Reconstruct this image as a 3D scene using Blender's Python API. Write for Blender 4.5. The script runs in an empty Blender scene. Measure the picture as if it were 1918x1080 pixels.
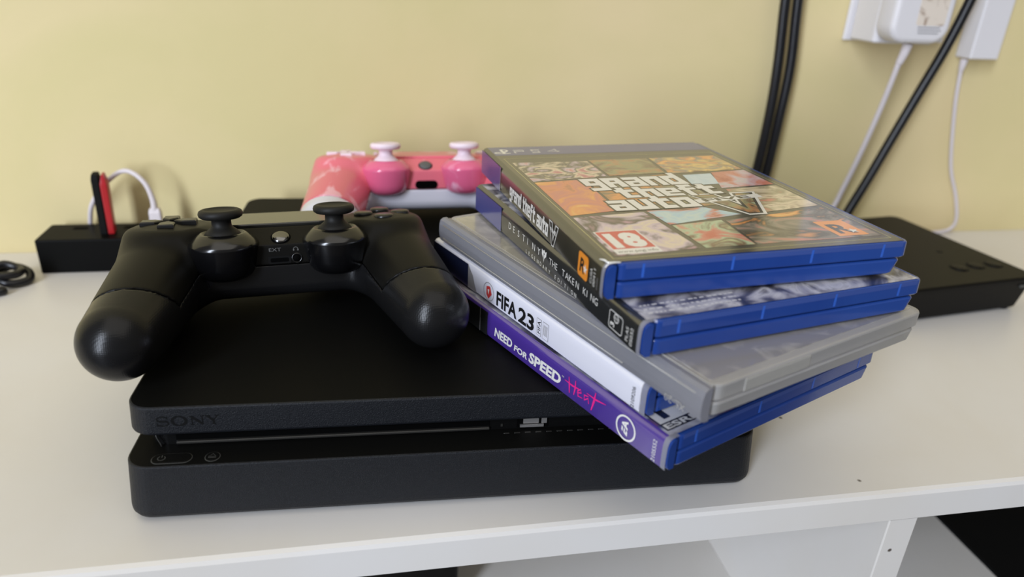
import bpy, bmesh, math, random
import numpy as np
from mathutils import Matrix, Vector

SC = bpy.context.scene
COL = SC.collection
S = 0.001                      # millimetres to metres
R_ = math.radians

def lin(c):
    c = c / 255.0
    return c / 12.92 if c <= 0.04045 else ((c + 0.055) / 1.055) ** 2.4
def rgb(r, g, b):
    return (lin(r), lin(g), lin(b), 1.0)

# ------------------------------------------------------------------ camera, world, lights, exposure
cam_d = bpy.data.cameras.new('camera')
cam = bpy.data.objects.new('camera', cam_d); COL.objects.link(cam); SC.camera = cam
CO = Vector((90.3366, -299.3709, 218.5418)) * S
CR = Vector((0.98223308, -0.1819381, 0.04600765)); CU = Vector((0.03474458, 0.41722245, 0.90813999)); CF = Vector((0.18442069, 0.89040662, -0.41613106))
cam.matrix_world = Matrix(((CR.x, CU.x, -CF.x, CO.x), (CR.y, CU.y, -CF.y, CO.y), (CR.z, CU.z, -CF.z, CO.z), (0, 0, 0, 1)))
cam_d.sensor_width = 36.0
cam_d.lens = 1353.81 / 1918 * 36.0
cam_d.clip_start = 0.01; cam_d.clip_end = 50
cam_d.dof.use_dof = True; cam_d.dof.focus_distance = 0.33; cam_d.dof.aperture_fstop = 6.5

world = bpy.data.worlds.new('room_light'); SC.world = world; world.use_nodes = True
bg = world.node_tree.nodes['Background']; bg.inputs['Color'].default_value = (1.0, 0.95, 0.87, 1); bg.inputs['Strength'].default_value = 0.15

def area(name, loc, target, sx, sy, power, color):
    d = bpy.data.lights.new(name, 'AREA'); d.shape = 'RECTANGLE'; d.size = sx; d.size_y = sy; d.energy = power; d.color = color
    o = bpy.data.objects.new(name, d); COL.objects.link(o); o.location = loc
    o.rotation_euler = (Vector(target) - Vector(loc)).to_track_quat('-Z', 'Y').to_euler()
    return o
area('window_daylight', (-1.75, -2.35, 1.2), (0.15, 0.1, 0.65), 0.55, 2.8, 118, (0.79, 0.865, 1.0))
area('ceiling_bounce', (0.2, -0.7, 2.0), (0.3, 0.1, 0.0), 2.4, 2.0, 15.5, (1.0, 0.945, 0.85))

SC.view_settings.view_transform = 'Standard'; SC.view_settings.look = 'None'
SC.view_settings.gamma = 1.0; SC.view_settings.use_curve_mapping = False
SC.view_settings.exposure = 0.09
SC.cycles.max_bounces = 10

# ------------------------------------------------------------------ materials
def mat(name, color=(0.5, 0.5, 0.5, 1), rough=0.5, metal=0.0, coat=0.0, coat_rough=0.08, bump=None, mix=None, spec=0.5, trans=0.0, ior=1.45, sub=0.0, emit=None, coat_ior=1.5, specks=None):
    m = bpy.data.materials.new(name); m.use_nodes = True
    nt = m.node_tree; N = nt.nodes; L = nt.links; p = N['Principled BSDF']
    p.inputs['Base Color'].default_value = color; p.inputs['Roughness'].default_value = rough; p.inputs['Metallic'].default_value = metal
    p.inputs['Coat Weight'].default_value = coat; p.inputs['Coat Roughness'].default_value = coat_rough; p.inputs['Coat IOR'].default_value = coat_ior
    p.inputs['Specular IOR Level'].default_value = spec; p.inputs['Transmission Weight'].default_value = trans; p.inputs['IOR'].default_value = ior
    if sub: p.inputs['Subsurface Weight'].default_value = sub; p.inputs['Subsurface Radius'].default_value = (0.01, 0.01, 0.01); p.inputs['Subsurface Scale'].default_value = 0.5
    if emit: p.inputs['Emission Color'].default_value = emit[0]; p.inputs['Emission Strength'].default_value = emit[1]
    tc = N.new('ShaderNodeTexCoord')
    csock = None
    if mix:                    # (second colour, scale, low, high, distortion)
        c2, sc_, lo, hi, dist = mix
        n = N.new('ShaderNodeTexNoise'); n.inputs['Scale'].default_value = sc_; n.inputs['Detail'].default_value = 5; n.inputs['Distortion'].default_value = dist
        L.new(tc.outputs['Object'], n.inputs['Vector'])
        r = N.new('ShaderNodeMapRange'); r.inputs['From Min'].default_value = lo; r.inputs['From Max'].default_value = hi
        L.new(n.outputs['Fac'], r.inputs['Value'])
        mx = N.new('ShaderNodeMix'); mx.data_type = 'RGBA'; mx.inputs['A'].default_value = color; mx.inputs['B'].default_value = c2
        L.new(r.outputs['Result'], mx.inputs['Factor']); csock = mx.outputs['Result']
    if specks:                 # (colour, scale, radius)
        c3, sc3, rad = specks
        v = N.new('ShaderNodeTexVoronoi'); v.inputs['Scale'].default_value = sc3
        nz = N.new('ShaderNodeTexNoise'); nz.inputs['Scale'].default_value = sc3 * 6
        add = N.new('ShaderNodeMath'); add.operation = 'MULTIPLY_ADD'; add.inputs[1].default_value = rad * 1.6; add.inputs[2].default_value = -rad * 0.8
        L.new(tc.outputs['Object'], v.inputs['Vector']); L.new(tc.outputs['Object'], nz.inputs['Vector']); L.new(nz.outputs['Fac'], add.inputs[0])
        ad2 = N.new('ShaderNodeMath'); ad2.operation = 'ADD'; L.new(v.outputs['Distance'], ad2.inputs[0]); L.new(add.outputs[0], ad2.inputs[1])
        r2 = N.new('ShaderNodeMapRange'); r2.inputs['From Min'].default_value = rad; r2.inputs['From Max'].default_value = rad * 0.5
        L.new(ad2.outputs[0], r2.inputs['Value'])
        mx2 = N.new('ShaderNodeMix'); mx2.data_type = 'RGBA'; mx2.inputs['A'].default_value = color; mx2.inputs['B'].default_value = c3
        if csock: L.new(csock, mx2.inputs['A'])
        L.new(r2.outputs['Result'], mx2.inputs['Factor']); csock = mx2.outputs['Result']
    if csock: L.new(csock, p.inputs['Base Color'])
    if bump:                   # (scale, strength, distance in mm, kind)
        sc_, st, ds = bump[:3]; kind = bump[3] if len(bump) > 3 else 'noise'
        if kind == 'dots':
            t = N.new('ShaderNodeTexVoronoi'); t.inputs['Scale'].default_value = sc_; t.inputs['Randomness'].default_value = 0.0; out = t.outputs['Distance']
        else:
            t = N.new('ShaderNodeTexNoise'); t.inputs['Scale'].default_value = sc_; t.inputs['Detail'].default_value = 3; out = t.outputs['Fac']
        L.new(tc.outputs['Object'], t.inputs['Vector'])
        b = N.new('ShaderNodeBump'); b.inputs['Strength'].default_value = st; b.inputs['Distance'].default_value = ds * S
        L.new(out, b.inputs['Height']); L.new(b.outputs['Normal'], p.inputs['Normal'])
    return m

def art(name, stops, scale, dist=2.0, seed=0.0, coat=1.0, rough=0.4, stretch=(1, 1, 1)):
    """printed picture: distorted noise through a colour ramp under a glossy film"""
    m = mat(name, rough=rough, coat=coat, coat_rough=0.12, coat_ior=FILM)
    nt = m.node_tree; N = nt.nodes; L = nt.links; p = N['Principled BSDF']
    tc = N.new('ShaderNodeTexCoord'); mp = N.new('ShaderNodeMapping'); mp.inputs['Location'].default_value = (seed, seed * 0.7, 0.3); mp.inputs['Scale'].default_value = stretch
    n = N.new('ShaderNodeTexNoise'); n.inputs['Scale'].default_value = scale; n.inputs['Distortion'].default_value = dist; n.inputs['Detail'].default_value = 4
    r = N.new('ShaderNodeValToRGB'); cr = r.color_ramp
    cr.interpolation = 'LINEAR'
    k = len(stops)
    cr.elements[0].position = 0.3; cr.elements[0].color = stops[0]; cr.elements[1].position = 0.7; cr.elements[1].color = stops[-1]
    for i in range(1, k - 1):
        e = cr.elements.new(0.3 + 0.4 * i / (k - 1)); e.color = stops[i]
    L.new(tc.outputs['Object'], mp.inputs['Vector']); L.new(mp.outputs['Vector'], n.inputs['Vector']); L.new(n.outputs['Fac'], r.inputs['Fac']); L.new(r.outputs['Color'], p.inputs['Base Color'])
    return m
FILM = 2.0
def ink(name, c, coat=1.0):
    return mat(name, c, 0.45, coat=coat, coat_rough=0.12, coat_ior=FILM)

M = {}
M['wall'] = mat('yellow_wall_paint', rgb(222, 204, 158), 0.6, mix=(rgb(212, 199, 147), 5.0, 0.35, 0.65, 0.6), bump=(28, 0.25, 1.5), spec=0.3)
M['floor'] = mat('dark_floor', rgb(70, 64, 58), 0.5, mix=(rgb(52, 47, 43), 8, 0.4, 0.6, 0.3))
M['white'] = mat('white_gloss_paint', rgb(220, 217, 213), 0.34, mix=(rgb(216, 211, 203), 7, 0.35, 0.65, 0.5), bump=(60, 0.12, 0.6), specks=(rgb(90, 82, 74), 21, 0.03))
M['console_side'] = mat('textured_black_plastic', (0.0075, 0.0085, 0.011, 1), 0.42, bump=(2600, 1.0, 0.3), spec=0.32)
M['console_top'] = mat('smooth_black_plastic', (0.0035, 0.0035, 0.0032, 1), 0.5, bump=(2500, 0.25, 0.1), spec=0.1)
M['console_dark'] = mat('glossy_black_recess', (0.004, 0.004, 0.004, 1), 0.2)
M['engrave'] = mat('engraved_black', (0.002, 0.002, 0.002, 1), 0.7, spec=0.2)
M['lip'] = mat('grey_black_lip', (0.022, 0.021, 0.019, 1), 0.3)
M['symbol'] = mat('faint_grey_symbol', (0.07, 0.07, 0.065, 1), 0.4)
M['metal'] = mat('brushed_metal', (0.62, 0.6, 0.58, 1), 0.38, metal=0.85)
M['pad_face'] = mat('matte_black_faceplate', (0.0045, 0.0042, 0.0036, 1), 0.42, bump=(3000, 0.2, 0.08), spec=0.17)
M['pad_back'] = mat('dotted_charcoal_shell', (0.0075, 0.0075, 0.008, 1), 0.27, bump=(1300, 0.35, 0.12, 'dots'), spec=0.3)
M['pad_gloss'] = mat('gloss_black_drum', (0.003, 0.003, 0.0035, 1), 0.2, spec=0.8)
M['pad_rubber'] = mat('black_rubber', (0.010, 0.0095, 0.0085, 1), 0.55, bump=(4000, 0.2, 0.08), spec=0.3)
M['pad_touch'] = mat('satin_black_touchpad', (0.012, 0.012, 0.011, 1), 0.16, spec=0.8)
M['pad_button'] = mat('black_button', (0.010, 0.010, 0.010, 1), 0.3)
M['mirror_button'] = mat('mirrored_button', (0.2, 0.2, 0.2, 1), 0.16, metal=1.0)
M['hole'] = mat('black_hole', (0.001, 0.001, 0.001, 1), 0.8, spec=0.05)
M['print_grey'] = mat('grey_print', (0.11, 0.11, 0.105, 1), 0.6)
M['pink'] = mat('pink_blossom_shell', rgb(226, 112, 128), 0.3, mix=(rgb(240, 176, 190), 26, 0.56, 0.6, 1.2), coat=0.3)
M['pink_drum'] = mat('pink_gloss_drum', rgb(226, 104, 142), 0.2, mix=(rgb(238, 170, 194), 30, 0.57, 0.62, 1.2), coat=0.4)
M['pink_white'] = mat('white_gloss_shell', rgb(214, 214, 224), 0.28, coat=0.3)
M['pale_rubber'] = mat('pale_pink_rubber', rgb(236, 218, 226), 0.5)
M['blue'] = mat('clear_blue_plastic', (0.012, 0.045, 0.235, 1), 0.24, spec=0.55, coat=0.3, coat_rough=0.1, mix=((0.018, 0.062, 0.28, 1), 14, 0.4, 0.6, 0.4))
M['blue_rim_lit'] = mat('blue_rim_painted_light', (0.045, 0.085, 0.30, 1), 0.2, spec=0.6)  # lighter copy of the blue: light through the hollow rim put into colour
M['blue_light'] = mat('pale_blue_plastic_edge', (0.035, 0.12, 0.52, 1), 0.22, spec=0.5)
M['frost'] = mat('frosted_clear_plastic', rgb(228, 225, 222), 0.3, trans=0.6, ior=1.4, bump=(40, 0.1, 0.3), mix=(rgb(214, 211, 206), 12, 0.4, 0.6, 0.5))
M['frost_spine'] = mat('frosted_spine_plastic', rgb(176, 176, 184), 0.28, trans=0.6, ior=1.4, bump=(40, 0.1, 0.3))
M['frost_panel'] = mat('scuffed_clear_film', rgb(158, 154, 148), 0.22, trans=0.15, coat=1.0, coat_rough=0.15, coat_ior=FILM, bump=(260, 0.15, 0.12), mix=(rgb(186, 182, 172), 90, 0.52, 0.7, 1.0))
M['frost_edge'] = mat('bright_plastic_ridge', rgb(220, 217, 210), 0.25, trans=0.55)
M['film'] = mat('clear_film_lip', rgb(190, 190, 200), 0.15, trans=0.6, ior=1.2)
M['hub'] = mat('black_hub_plastic', (0.003, 0.003, 0.0028, 1), 0.45, bump=(900, 0.2, 0.1), spec=0.08)
M['box_black'] = mat('matte_black_box', (0.004, 0.0036, 0.003, 1), 0.46, bump=(1800, 0.3, 0.12), spec=0.15)
M['black'] = mat('plain_black', (0.004, 0.004, 0.004, 1), 0.7, spec=0.2)
M['cable_black'] = mat('black_cable_sheath', (0.008, 0.008, 0.010, 1), 0.32)
M['cable_white'] = mat('white_cable_sheath', rgb(214, 206, 208), 0.45)
M['adapter'] = mat('white_adapter_plastic', rgb(220, 217, 219), 0.35)
M['sticker'] = mat('worn_beige_sticker', rgb(222, 210, 196), 0.5, mix=(rgb(126, 92, 66), 60, 0.5, 0.62, 1.0))
M['red'] = mat('red_plastic', rgb(170, 26, 34), 0.35)
M['led'] = mat('blue_indicator', rgb(120, 110, 255), 0.4, emit=(rgb(110, 100, 255), 1.2))
# print inks
M['k'] = ink('black_ink', (0.010, 0.010, 0.010, 1)); M['w'] = ink('white_ink', rgb(232, 230, 226)); M['cream'] = ink('cream_ink', rgb(214, 206, 140))
M['gold'] = ink('orange_ink', rgb(240, 150, 50)); M['r18'] = ink('red_ink', rgb(205, 62, 62)); M['violet'] = ink('violet_ink', rgb(70, 46, 138)); M['navy'] = ink('navy_ink', (0.010, 0.014, 0.045, 1))
M['magenta'] = ink('magenta_ink', rgb(236, 40, 140)); M['band'] = ink('blue_band_ink', rgb(64, 70, 130)); M['white_paper'] = ink('white_paper', rgb(226, 226, 238))
M['grey_ink'] = ink('grey_ink', rgb(150, 148, 150)); M['charcoal'] = ink('charcoal_ink', (0.016, 0.017, 0.018, 1))
M['dark_art'] = art('dark_cover_print', [(0.012, 0.012, 0.012, 1), (0.03, 0.028, 0.02, 1), (0.02, 0.018, 0.012, 1)], 30, 1)

# ------------------------------------------------------------------ mesh helpers
class MB:
    """collects geometry (in millimetres), links it as ONE mesh object"""
    def __init__(self): self.v = []; self.f = []; self.mi = []; self.mats = []; self.sm = []
    def slot(self, m):
        if m not in self.mats: self.mats.append(m)
        return self.mats.index(m)
    def add(self, verts, faces, m, smooth=False):
        o = len(self.v); self.v += [tuple(map(float, q)) for q in verts]; k = self.slot(m)
        for f in faces: self.f.append(tuple(int(i) + o for i in f)); self.mi.append(k); self.sm.append(smooth)
        return self
    def build(self, name, parent=None):
        me = bpy.data.meshes.new(name)
        me.from_pydata([(x * S, y * S, z * S) for x, y, z in self.v], [], self.f)
        for m in self.mats: me.materials.append(M[m])
        me.polygons.foreach_set('material_index', self.mi); me.polygons.foreach_set('use_smooth', self.sm)
        me.update(); me.validate()
        o = bpy.data.objects.new(name, me); COL.objects.link(o)
        if parent: o.parent = parent
        return o

def thing(name, label, cat, loc=(0, 0, 0), rz=0.0, group=None):
    o = bpy.data.objects.new(name, None); COL.objects.link(o); o.location = Vector(loc) * S; o.rotation_euler = (0, 0, rz)
    o.empty_display_size = 0.02; tag(o, label, cat, group); return o
def tag(o, label, cat, group=None):
    o['label'] = label; o['category'] = cat
    if group: o['group'] = group
    return o

def rr(x0, x1, y0, y1, r, n=6):
    """rounded rectangle outline, counter-clockwise"""
    r = max(0.0, min(r, (x1 - x0) / 2 - 1e-4, (y1 - y0) / 2 - 1e-4)); p = []
    for cx, cy, a0 in ((x1 - r, y0 + r, -90), (x1 - r, y1 - r, 0), (x0 + r, y1 - r, 90), (x0 + r, y0 + r, 180)):
        for i in range(n + 1):
            a = R_(a0 + 90 * i / n); p.append((cx + r * math.cos(a), cy + r * math.sin(a)))
    return p
def slab(mb, x0, x1, y0, y1, r, prof, m, mtop=None, n=6, smooth=False, M4=None):
    """rounded-rectangle slab from a profile of (z, inset)"""
    rings = []
    V = []
    for z, i in prof:
        V += [(x, y, z) for x, y in rr(x0 + i, x1 - i, y0 + i, y1 - i, r - i if r > i else 0.01, n)]
    k = 4 * (n + 1); F = []; T = []
    for j in range(len(prof) - 1):
        for i in range(k):
            F.append((j * k + i, j * k + (i + 1) % k, (j + 1) * k + (i + 1) % k, (j + 1) * k + i))
    F.append(tuple(range(k - 1, -1, -1))); T.append(tuple(range((len(prof) - 1) * k, len(prof) * k)))
    if M4: V = [tuple(M4 @ Vector(q)) for q in V]
    o = len(mb.v); mb.add(V, F, m, smooth)
    kk = mb.slot(mtop or m); mb.f.append(tuple(i + o for i in T[0])); mb.mi.append(kk); mb.sm.append(False)
    return mb
def edge(z0, z1, b, steps=3):
    """profile with rounded bottom and top edges of radius b"""
    p = []
    for i in range(steps + 1):
        a = R_(90 * i / steps); p.append((z0 + b - b * math.cos(a), b - b * math.sin(a)))
    for i in range(steps + 1):
        a = R_(90 * i / steps); p.append((z1 - b + b * math.sin(a), b - b * math.cos(a)))
    return p
def lathe(mb, prof, m, c=(0, 0, 0), n=40, M4=None, smooth=True):
    V = []; F = []
    for r, z in prof:
        for i in range(n):
            a = 2 * math.pi * i / n; V.append((c[0] + r * math.cos(a), c[1] + r * math.sin(a), c[2] + z))
    for j in range(len(prof) - 1):
        for i in range(n): F.append((j * n + i, j * n + (i + 1) % n, (j + 1) * n + (i + 1) % n, (j + 1) * n + i))
    F.append(tuple(range(n - 1, -1, -1))); F.append(tuple(range((len(prof) - 1) * n, len(prof) * n)))
    if M4: V = [tuple(M4 @ Vector(q)) for q in V]
    mb.add(V, F, m, smooth); return mb
def tube(mb, pts, rad, m, n=12, sub=8):
    """smooth tube through points; rad is a number or one per point"""
    P = [Vector(p) for p in pts]; rs = rad if isinstance(rad, (list, tuple)) else [rad] * len(P)
    Q = []; RR = []
    for i in range(len(P) - 1):
        a, b, c, d = P[max(i - 1, 0)], P[i], P[i + 1], P[min(i + 2, len(P) - 1)]
        for k in range(sub):
            t = k / sub
            Q.append(0.5 * ((2 * b) + (c - a) * t + (2 * a - 5 * b + 4 * c - d) * t * t + (3 * b - a - 3 * c + d) * t ** 3)); RR.append(rs[i] * (1 - t) + rs[i + 1] * t)
    Q.append(P[-1]); RR.append(rs[-1])
    V = []; F = []; up = Vector((0.31, 0.77, 0.55))
    for i, q in enumerate(Q):
        d = (Q[min(i + 1, len(Q) - 1)] - Q[max(i - 1, 0)]).normalized()
        u = (up - d * up.dot(d)).normalized(); up = u; w = d.cross(u)
        for k in range(n):
            a = 2 * math.pi * k / n; V.append(q + (u * math.cos(a) + w * math.sin(a)) * RR[i])
    for j in range(len(Q) - 1):
        for i in range(n): F.append((j * n + i, j * n + (i + 1) % n, (j + 1) * n + (i + 1) % n, (j + 1) * n + i))
    F.append(tuple(range(n - 1, -1, -1))); F.append(tuple(range((len(Q) - 1) * n, len(Q) * n)))
    mb.add(V, F, m, True); return mb
def box(mb, x0, x1, y0, y1, z0, z1, m):
    return slab(mb, x0, x1, y0, y1, 0.01, [(z0, 0), (z1, 0)], m, n=1)

# ---- flat print: 2D shapes placed through a frame (origin, xdir, ydir)
class Print:
    def __init__(self, mb, o, xd, yd): self.mb = mb; self.o = Vector(o); self.x = Vector(xd); self.y = Vector(yd); self.n = self.x.cross(self.y); self.k = 0
    def P(self, x, y, h=0.0): return tuple(self.o + self.x * x + self.y * y + self.n * (h + (self.k % 8) * .0022))
    def poly(self, pts, m, h=0.03): self.k += 1; self.mb.add([self.P(x, y, h) for x, y in pts], [tuple(range(len(pts)))], m)
    def rect(self, x0, y0, x1, y1, m, h=0.03): self.poly([(x0, y0), (x1, y0), (x1, y1), (x0, y1)], m, h)
    def stroke(self, pts, w, m, h=0.03, closed=False):
        """ribbon of width w (number or one per point)"""
        k = len(pts); V = []; self.k += 1
        ws = w if isinstance(w, (list, tuple)) else [w] * k
        for i in range(k):
            a = Vector(pts[(i - 1) % k] if closed or i > 0 else pts[i]); b = Vector(pts[(i + 1) % k] if closed or i < k - 1 else pts[i])
            d = (b - a).normalized(); nn = Vector((-d.y, d.x)) * ws[i] / 2; c = Vector(pts[i])
            V += [self.P(*(c + nn), h), self.P(*(c - nn), h)]
        F = [(2 * i, 2 * i + 1, (2 * i + 3) % (2 * k), (2 * i + 2) % (2 * k)) for i in range(k if closed else k - 1)]
        self.mb.add(V, F, m)
    def ring(self, cx, cy, r, w, m, h=0.03, n=32, ry=None):
        self.stroke([(cx + r * math.cos(2 * math.pi * i / n), cy + (ry or r) * math.sin(2 * math.pi * i / n)) for i in range(n)], w, m, h, True)
    def disc(self, cx, cy, r, m, h=0.03, n=28, ry=None):
        self.poly([(cx + r * math.cos(2 * math.pi * i / n), cy + (ry or r) * math.sin(2 * math.pi * i / n)) for i in range(n)], m, h)
    def text(self, s, x, y, height, m, h=0.03, width=None, bold=0.0, shear=0.0, space=1.0, rot=0.0, align='LEFT'):
        V, F = glyphs(s, bold, shear, space); self.k += 1
        if not V: return
        xs = [q[0] for q in V]; w0 = max(xs) - min(xs); x0 = min(xs)
        sy = height / 0.72; sx = (width / w0) if width else sy
        off = {'LEFT': 0, 'CENTER': -w0 * sx / 2, 'RIGHT': -w0 * sx}[align]
        c, sn = math.cos(R_(rot)), math.sin(R_(rot)); out = []
        for a, b in V:
            u, v = (a - x0) * sx + off, b * sy
            out.append(self.P(x + u * c - v * sn, y + u * sn + v * c, h))
        self.mb.add(out, F, m)
_gc = {}
def glyphs(s, bold, shear, space):
    key = (s, bold, shear, space)
    if key not in _gc:
        cu = bpy.data.curves.new('lettering', 'FONT'); cu.body = s; cu.offset = bold; cu.shear = shear; cu.space_character = space; cu.resolution_u = 3
        ob = bpy.data.objects.new('lettering', cu); COL.objects.link(ob)
        bpy.context.view_layer.update()
        me = bpy.data.meshes.new_from_object(ob.evaluated_get(bpy.context.evaluated_depsgraph_get()))
        _gc[key] = ([(v.co.x, v.co.y) for v in me.vertices], [tuple(p.vertices) for p in me.polygons])
        bpy.data.objects.remove(ob); bpy.data.curves.remove(cu); bpy.data.meshes.remove(me)
    return _gc[key]
# chunky rounded block letters, drawn as rectangles on a unit cell (x 0..1, y 0..1; ascenders and tails pass it)
BLOCK = {
 'g': ([(0, .25, .36, 1), (0, .72, 1, 1), (.66, -.28, 1, 1), (0, .25, 1, .5), (.05, -.28, 1, -.02)], 1),
 'r': ([(0, 0, .38, 1), (0, .66, 1, 1), (.66, .48, 1, 1)], .92),
 'R': ([(0, 0, .36, 1), (0, .7, 1, 1), (.64, .42, 1, 1), (.3, .36, 1, .56), (.62, 0, 1, .4)], 1),
 'a': ([(.05, .72, 1, 1), (.66, 0, 1, 1), (0, 0, .34, .58), (0, 0, 1, .22), (0, .38, 1, .58)], 1),
 'n': ([(0, 0, .36, 1), (0, .7, 1, 1), (.64, 0, 1, 1)], 1),
 'd': ([(.64, 0, 1, 1.3), (0, 0, .36, 1), (0, 0, 1, .28), (0, .72, 1, 1)], 1),
 't': ([(.18, 0, .56, 1.28), (0, .7, .95, 1), (.18, 0, .95, .28)], .95),
 'h': ([(0, 0, .36, 1.3), (0, .68, 1, 1), (.64, 0, 1, 1)], 1),
 'e': ([(0, 0, .36, 1), (0, .74, 1, 1), (.66, .4, 1, 1), (0, .38, 1, .58), (0, 0, 1, .24)], 1),
 'f': ([(.15, -.1, .52, 1.28), (.15, 1.02, .95, 1.3), (0, .64, .95, .9)], .9),
 'u': ([(0, 0, .36, 1), (.64, 0, 1, 1), (0, 0, 1, .3)], 1),
 'o': ([(0, 0, .36, 1), (.64, 0, 1, 1), (0, 0, 1, .28), (0, .72, 1, 1)], 1),
}
def block(pr, s, x, y, w, hgt, m, h, grow=0.0):
    """block lettering filling width w with x-height hgt; overlapping bars are merged into one outline"""
    tot = sum((BLOCK[c][1] if c != ' ' else .45) + .1 for c in s) - .1; k = w / tot; cx = x; RC = []
    for c in s:
        if c == ' ': cx += .55 * k; continue
        rects, adv = BLOCK[c]
        RC += [(cx + a * k * adv - grow, y + b * hgt - grow, cx + c2 * k * adv + grow, y + d * hgt + grow) for a, b, c2, d in rects]
        cx += (adv + .1) * k
    xs = sorted({round(v, 4) for r in RC for v in (r[0], r[2])}); ys = sorted({round(v, 4) for r in RC for v in (r[1], r[3])})
    pr.k += 1; V = []; F = []
    for j in range(len(ys) - 1):
        ym = (ys[j] + ys[j + 1]) / 2; row = [r for r in RC if r[1] < ym < r[3]]; i = 0
        while i < len(xs) - 1:
            on = lambda q: any(r[0] < (xs[q] + xs[q + 1]) / 2 < r[2] for r in row)
            if not on(i): i += 1; continue
            e = i
            while e < len(xs) - 1 and on(e): e += 1
            n = len(V); V += [pr.P(xs[i], ys[j], h), pr.P(xs[e], ys[j], h), pr.P(xs[e], ys[j + 1], h), pr.P(xs[i], ys[j + 1], h)]; F.append((n, n + 1, n + 2, n + 3)); i = e
    pr.mb.add(V, F, m)

# ------------------------------------------------------------------ setting
YW = 262.3; YF = -71.5
def plane_box(name, x0, x1, y0, y1, z0, z1, m):
    o = box(MB(), x0, x1, y0, y1, z0, z1, m).build(name); o['kind'] = 'structure'; return o
plane_box('wall_back', -1600, 2200, YW, YW + 100, -640, 1900, 'wall')
plane_box('floor', -1600, 2200, -2600, YW, -660, -640, 'floor')

unit = thing('shelf_unit', 'white painted wooden shelf unit against the yellow wall, carrying the black console', 'shelf', (0, 0, -640))
def up(z): return z + 640
mb = MB()
V = []; pr_ = [(YW - .3, -17.5), (YF + .6, -17.5), (YF, -16.9), (YF, -2.6), (YF + .7, -.8), (YF + 2.6, 0), (YW - .3, 0)]
for x in (-900, 1500): V += [(x, y, up(z)) for y, z in pr_]
k = len(pr_)
mb.add(V, [tuple(range(k - 1, -1, -1)), tuple(range(k, 2 * k))] + [(i, (i + 1) % k, k + (i + 1) % k, k + i) for i in range(k)], 'white')
mb.build('top_board', unit)
for x0, x1, nm in ((327.5, 343, 'upright'), (-260, -244, 'upright')):
    slab(MB(), x0, x1, YF + .5, YW - .5, .6, [(0, 0), (up(-17.6), 0)], 'white', n=2).build(nm, unit)
slab(MB(), -243.9, 327.4, YF + 1, YW - .5, .6, [(up(-187), 0), (up(-170), 0)], 'white', n=2).build('lower_board', unit)
slab(MB(), 343.1, 521, YF + 1, YW - .5, .6, [(up(-187), 0), (up(-170), 0)], 'white', n=2).build('lower_board', unit)

# ------------------------------------------------------------------ game console
CA = R_(-2.412)
con = thing('game_console', 'black slim two-layer game console lying on the white shelf under the controllers and cases', 'console', (-9.24, -47.63, 0.0), CA)
def flare(mb, pts):
    zs, ws = zip(*pts)
    mb.v = [(132.5 + (x - 132.5) * float(np.interp(z, zs, ws)) / 132.5, y, z) for x, y, z in mb.v]; return mb
mb = MB(); slab(mb, 0, 265, 0, 285, 10, [(1.2, 3.2), (2.2, 1.4), (4.0, .3), (6.0, 0), (27.7, 0), (28.2, .2), (28.4, .7)], 'console_side', 'console_top', n=10); flare(mb, [(1, 137), (28.4, 134.4)]).build('lower_body', con)
mb = MB(); slab(mb, 0, 265, 11.3, 285, 10, [(35.15, 1.0), (35.8, .3), (36.6, 0), (47.9, 0), (48.5, .25), (48.75, .8)], 'console_side', 'console_top', n=10); flare(mb, [(35, 135.2), (48.8, 134.2)]).build('upper_body', con)
mb = MB(); slab(mb, 4, 261, 15, 280, 8, [(28.3, 0), (35.2, 0)], 'console_dark', n=8); mb.build('recess', con)
# disc slot with its lip
mb = MB(); box(mb, 15.5, 146, 14.7, 15.2, 30.6, 33.2, 'hole'); mb.build('disc_slot', con)
mb = MB(); slab(mb, 15.5, 146, 13.6, 15.3, .4, [(29.3, 0), (30.0, 0), (30.3, .35)], 'lip', n=3); mb.build('slot_lip', con)
mb = MB(); tube(mb, [(7.6, 15.2, 34.8), (8.2, 14.3, 32.5), (9.4, 13.6, 30), (9.8, 13.4, 28.7)], .35, 'lip', 6); mb.build('painted_recess_shine', con)  # curved shine in the recess, painted as a thin grey strand
mb = MB(); slab(mb, 150.8, 152.2, 14.5, 15.2, .6, [(29.9, .2), (31.2, .2)], 'lip', n=3); mb.build('indicator', con)
# usb port: dark socket, metal shell and tongue
us = MB(); box(us, 158.2, 172.4, 14.72, 15.2, 29.0, 34.6, 'hole'); us = us.build('port', con)
q = MB(); box(q, 159.6, 170.2, 13.9, 15.1, 29.5, 30.7, 'metal'); box(q, 161, 168, 14.55, 15.1, 31.1, 33.6, 'metal'); box(q, 169.2, 171.6, 14.4, 15.1, 31.0, 34.2, 'metal'); q.build('contact', us)
# vents along the ledge
for i in range(12):
    v = MB(); slab(v, 152 + i * 4.75, 154.6 + i * 4.75, 11.3, 12.1, .2, [(28.38, 0), (28.55, .1)], 'lip', n=2); v.build('vent_slot', con)
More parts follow.
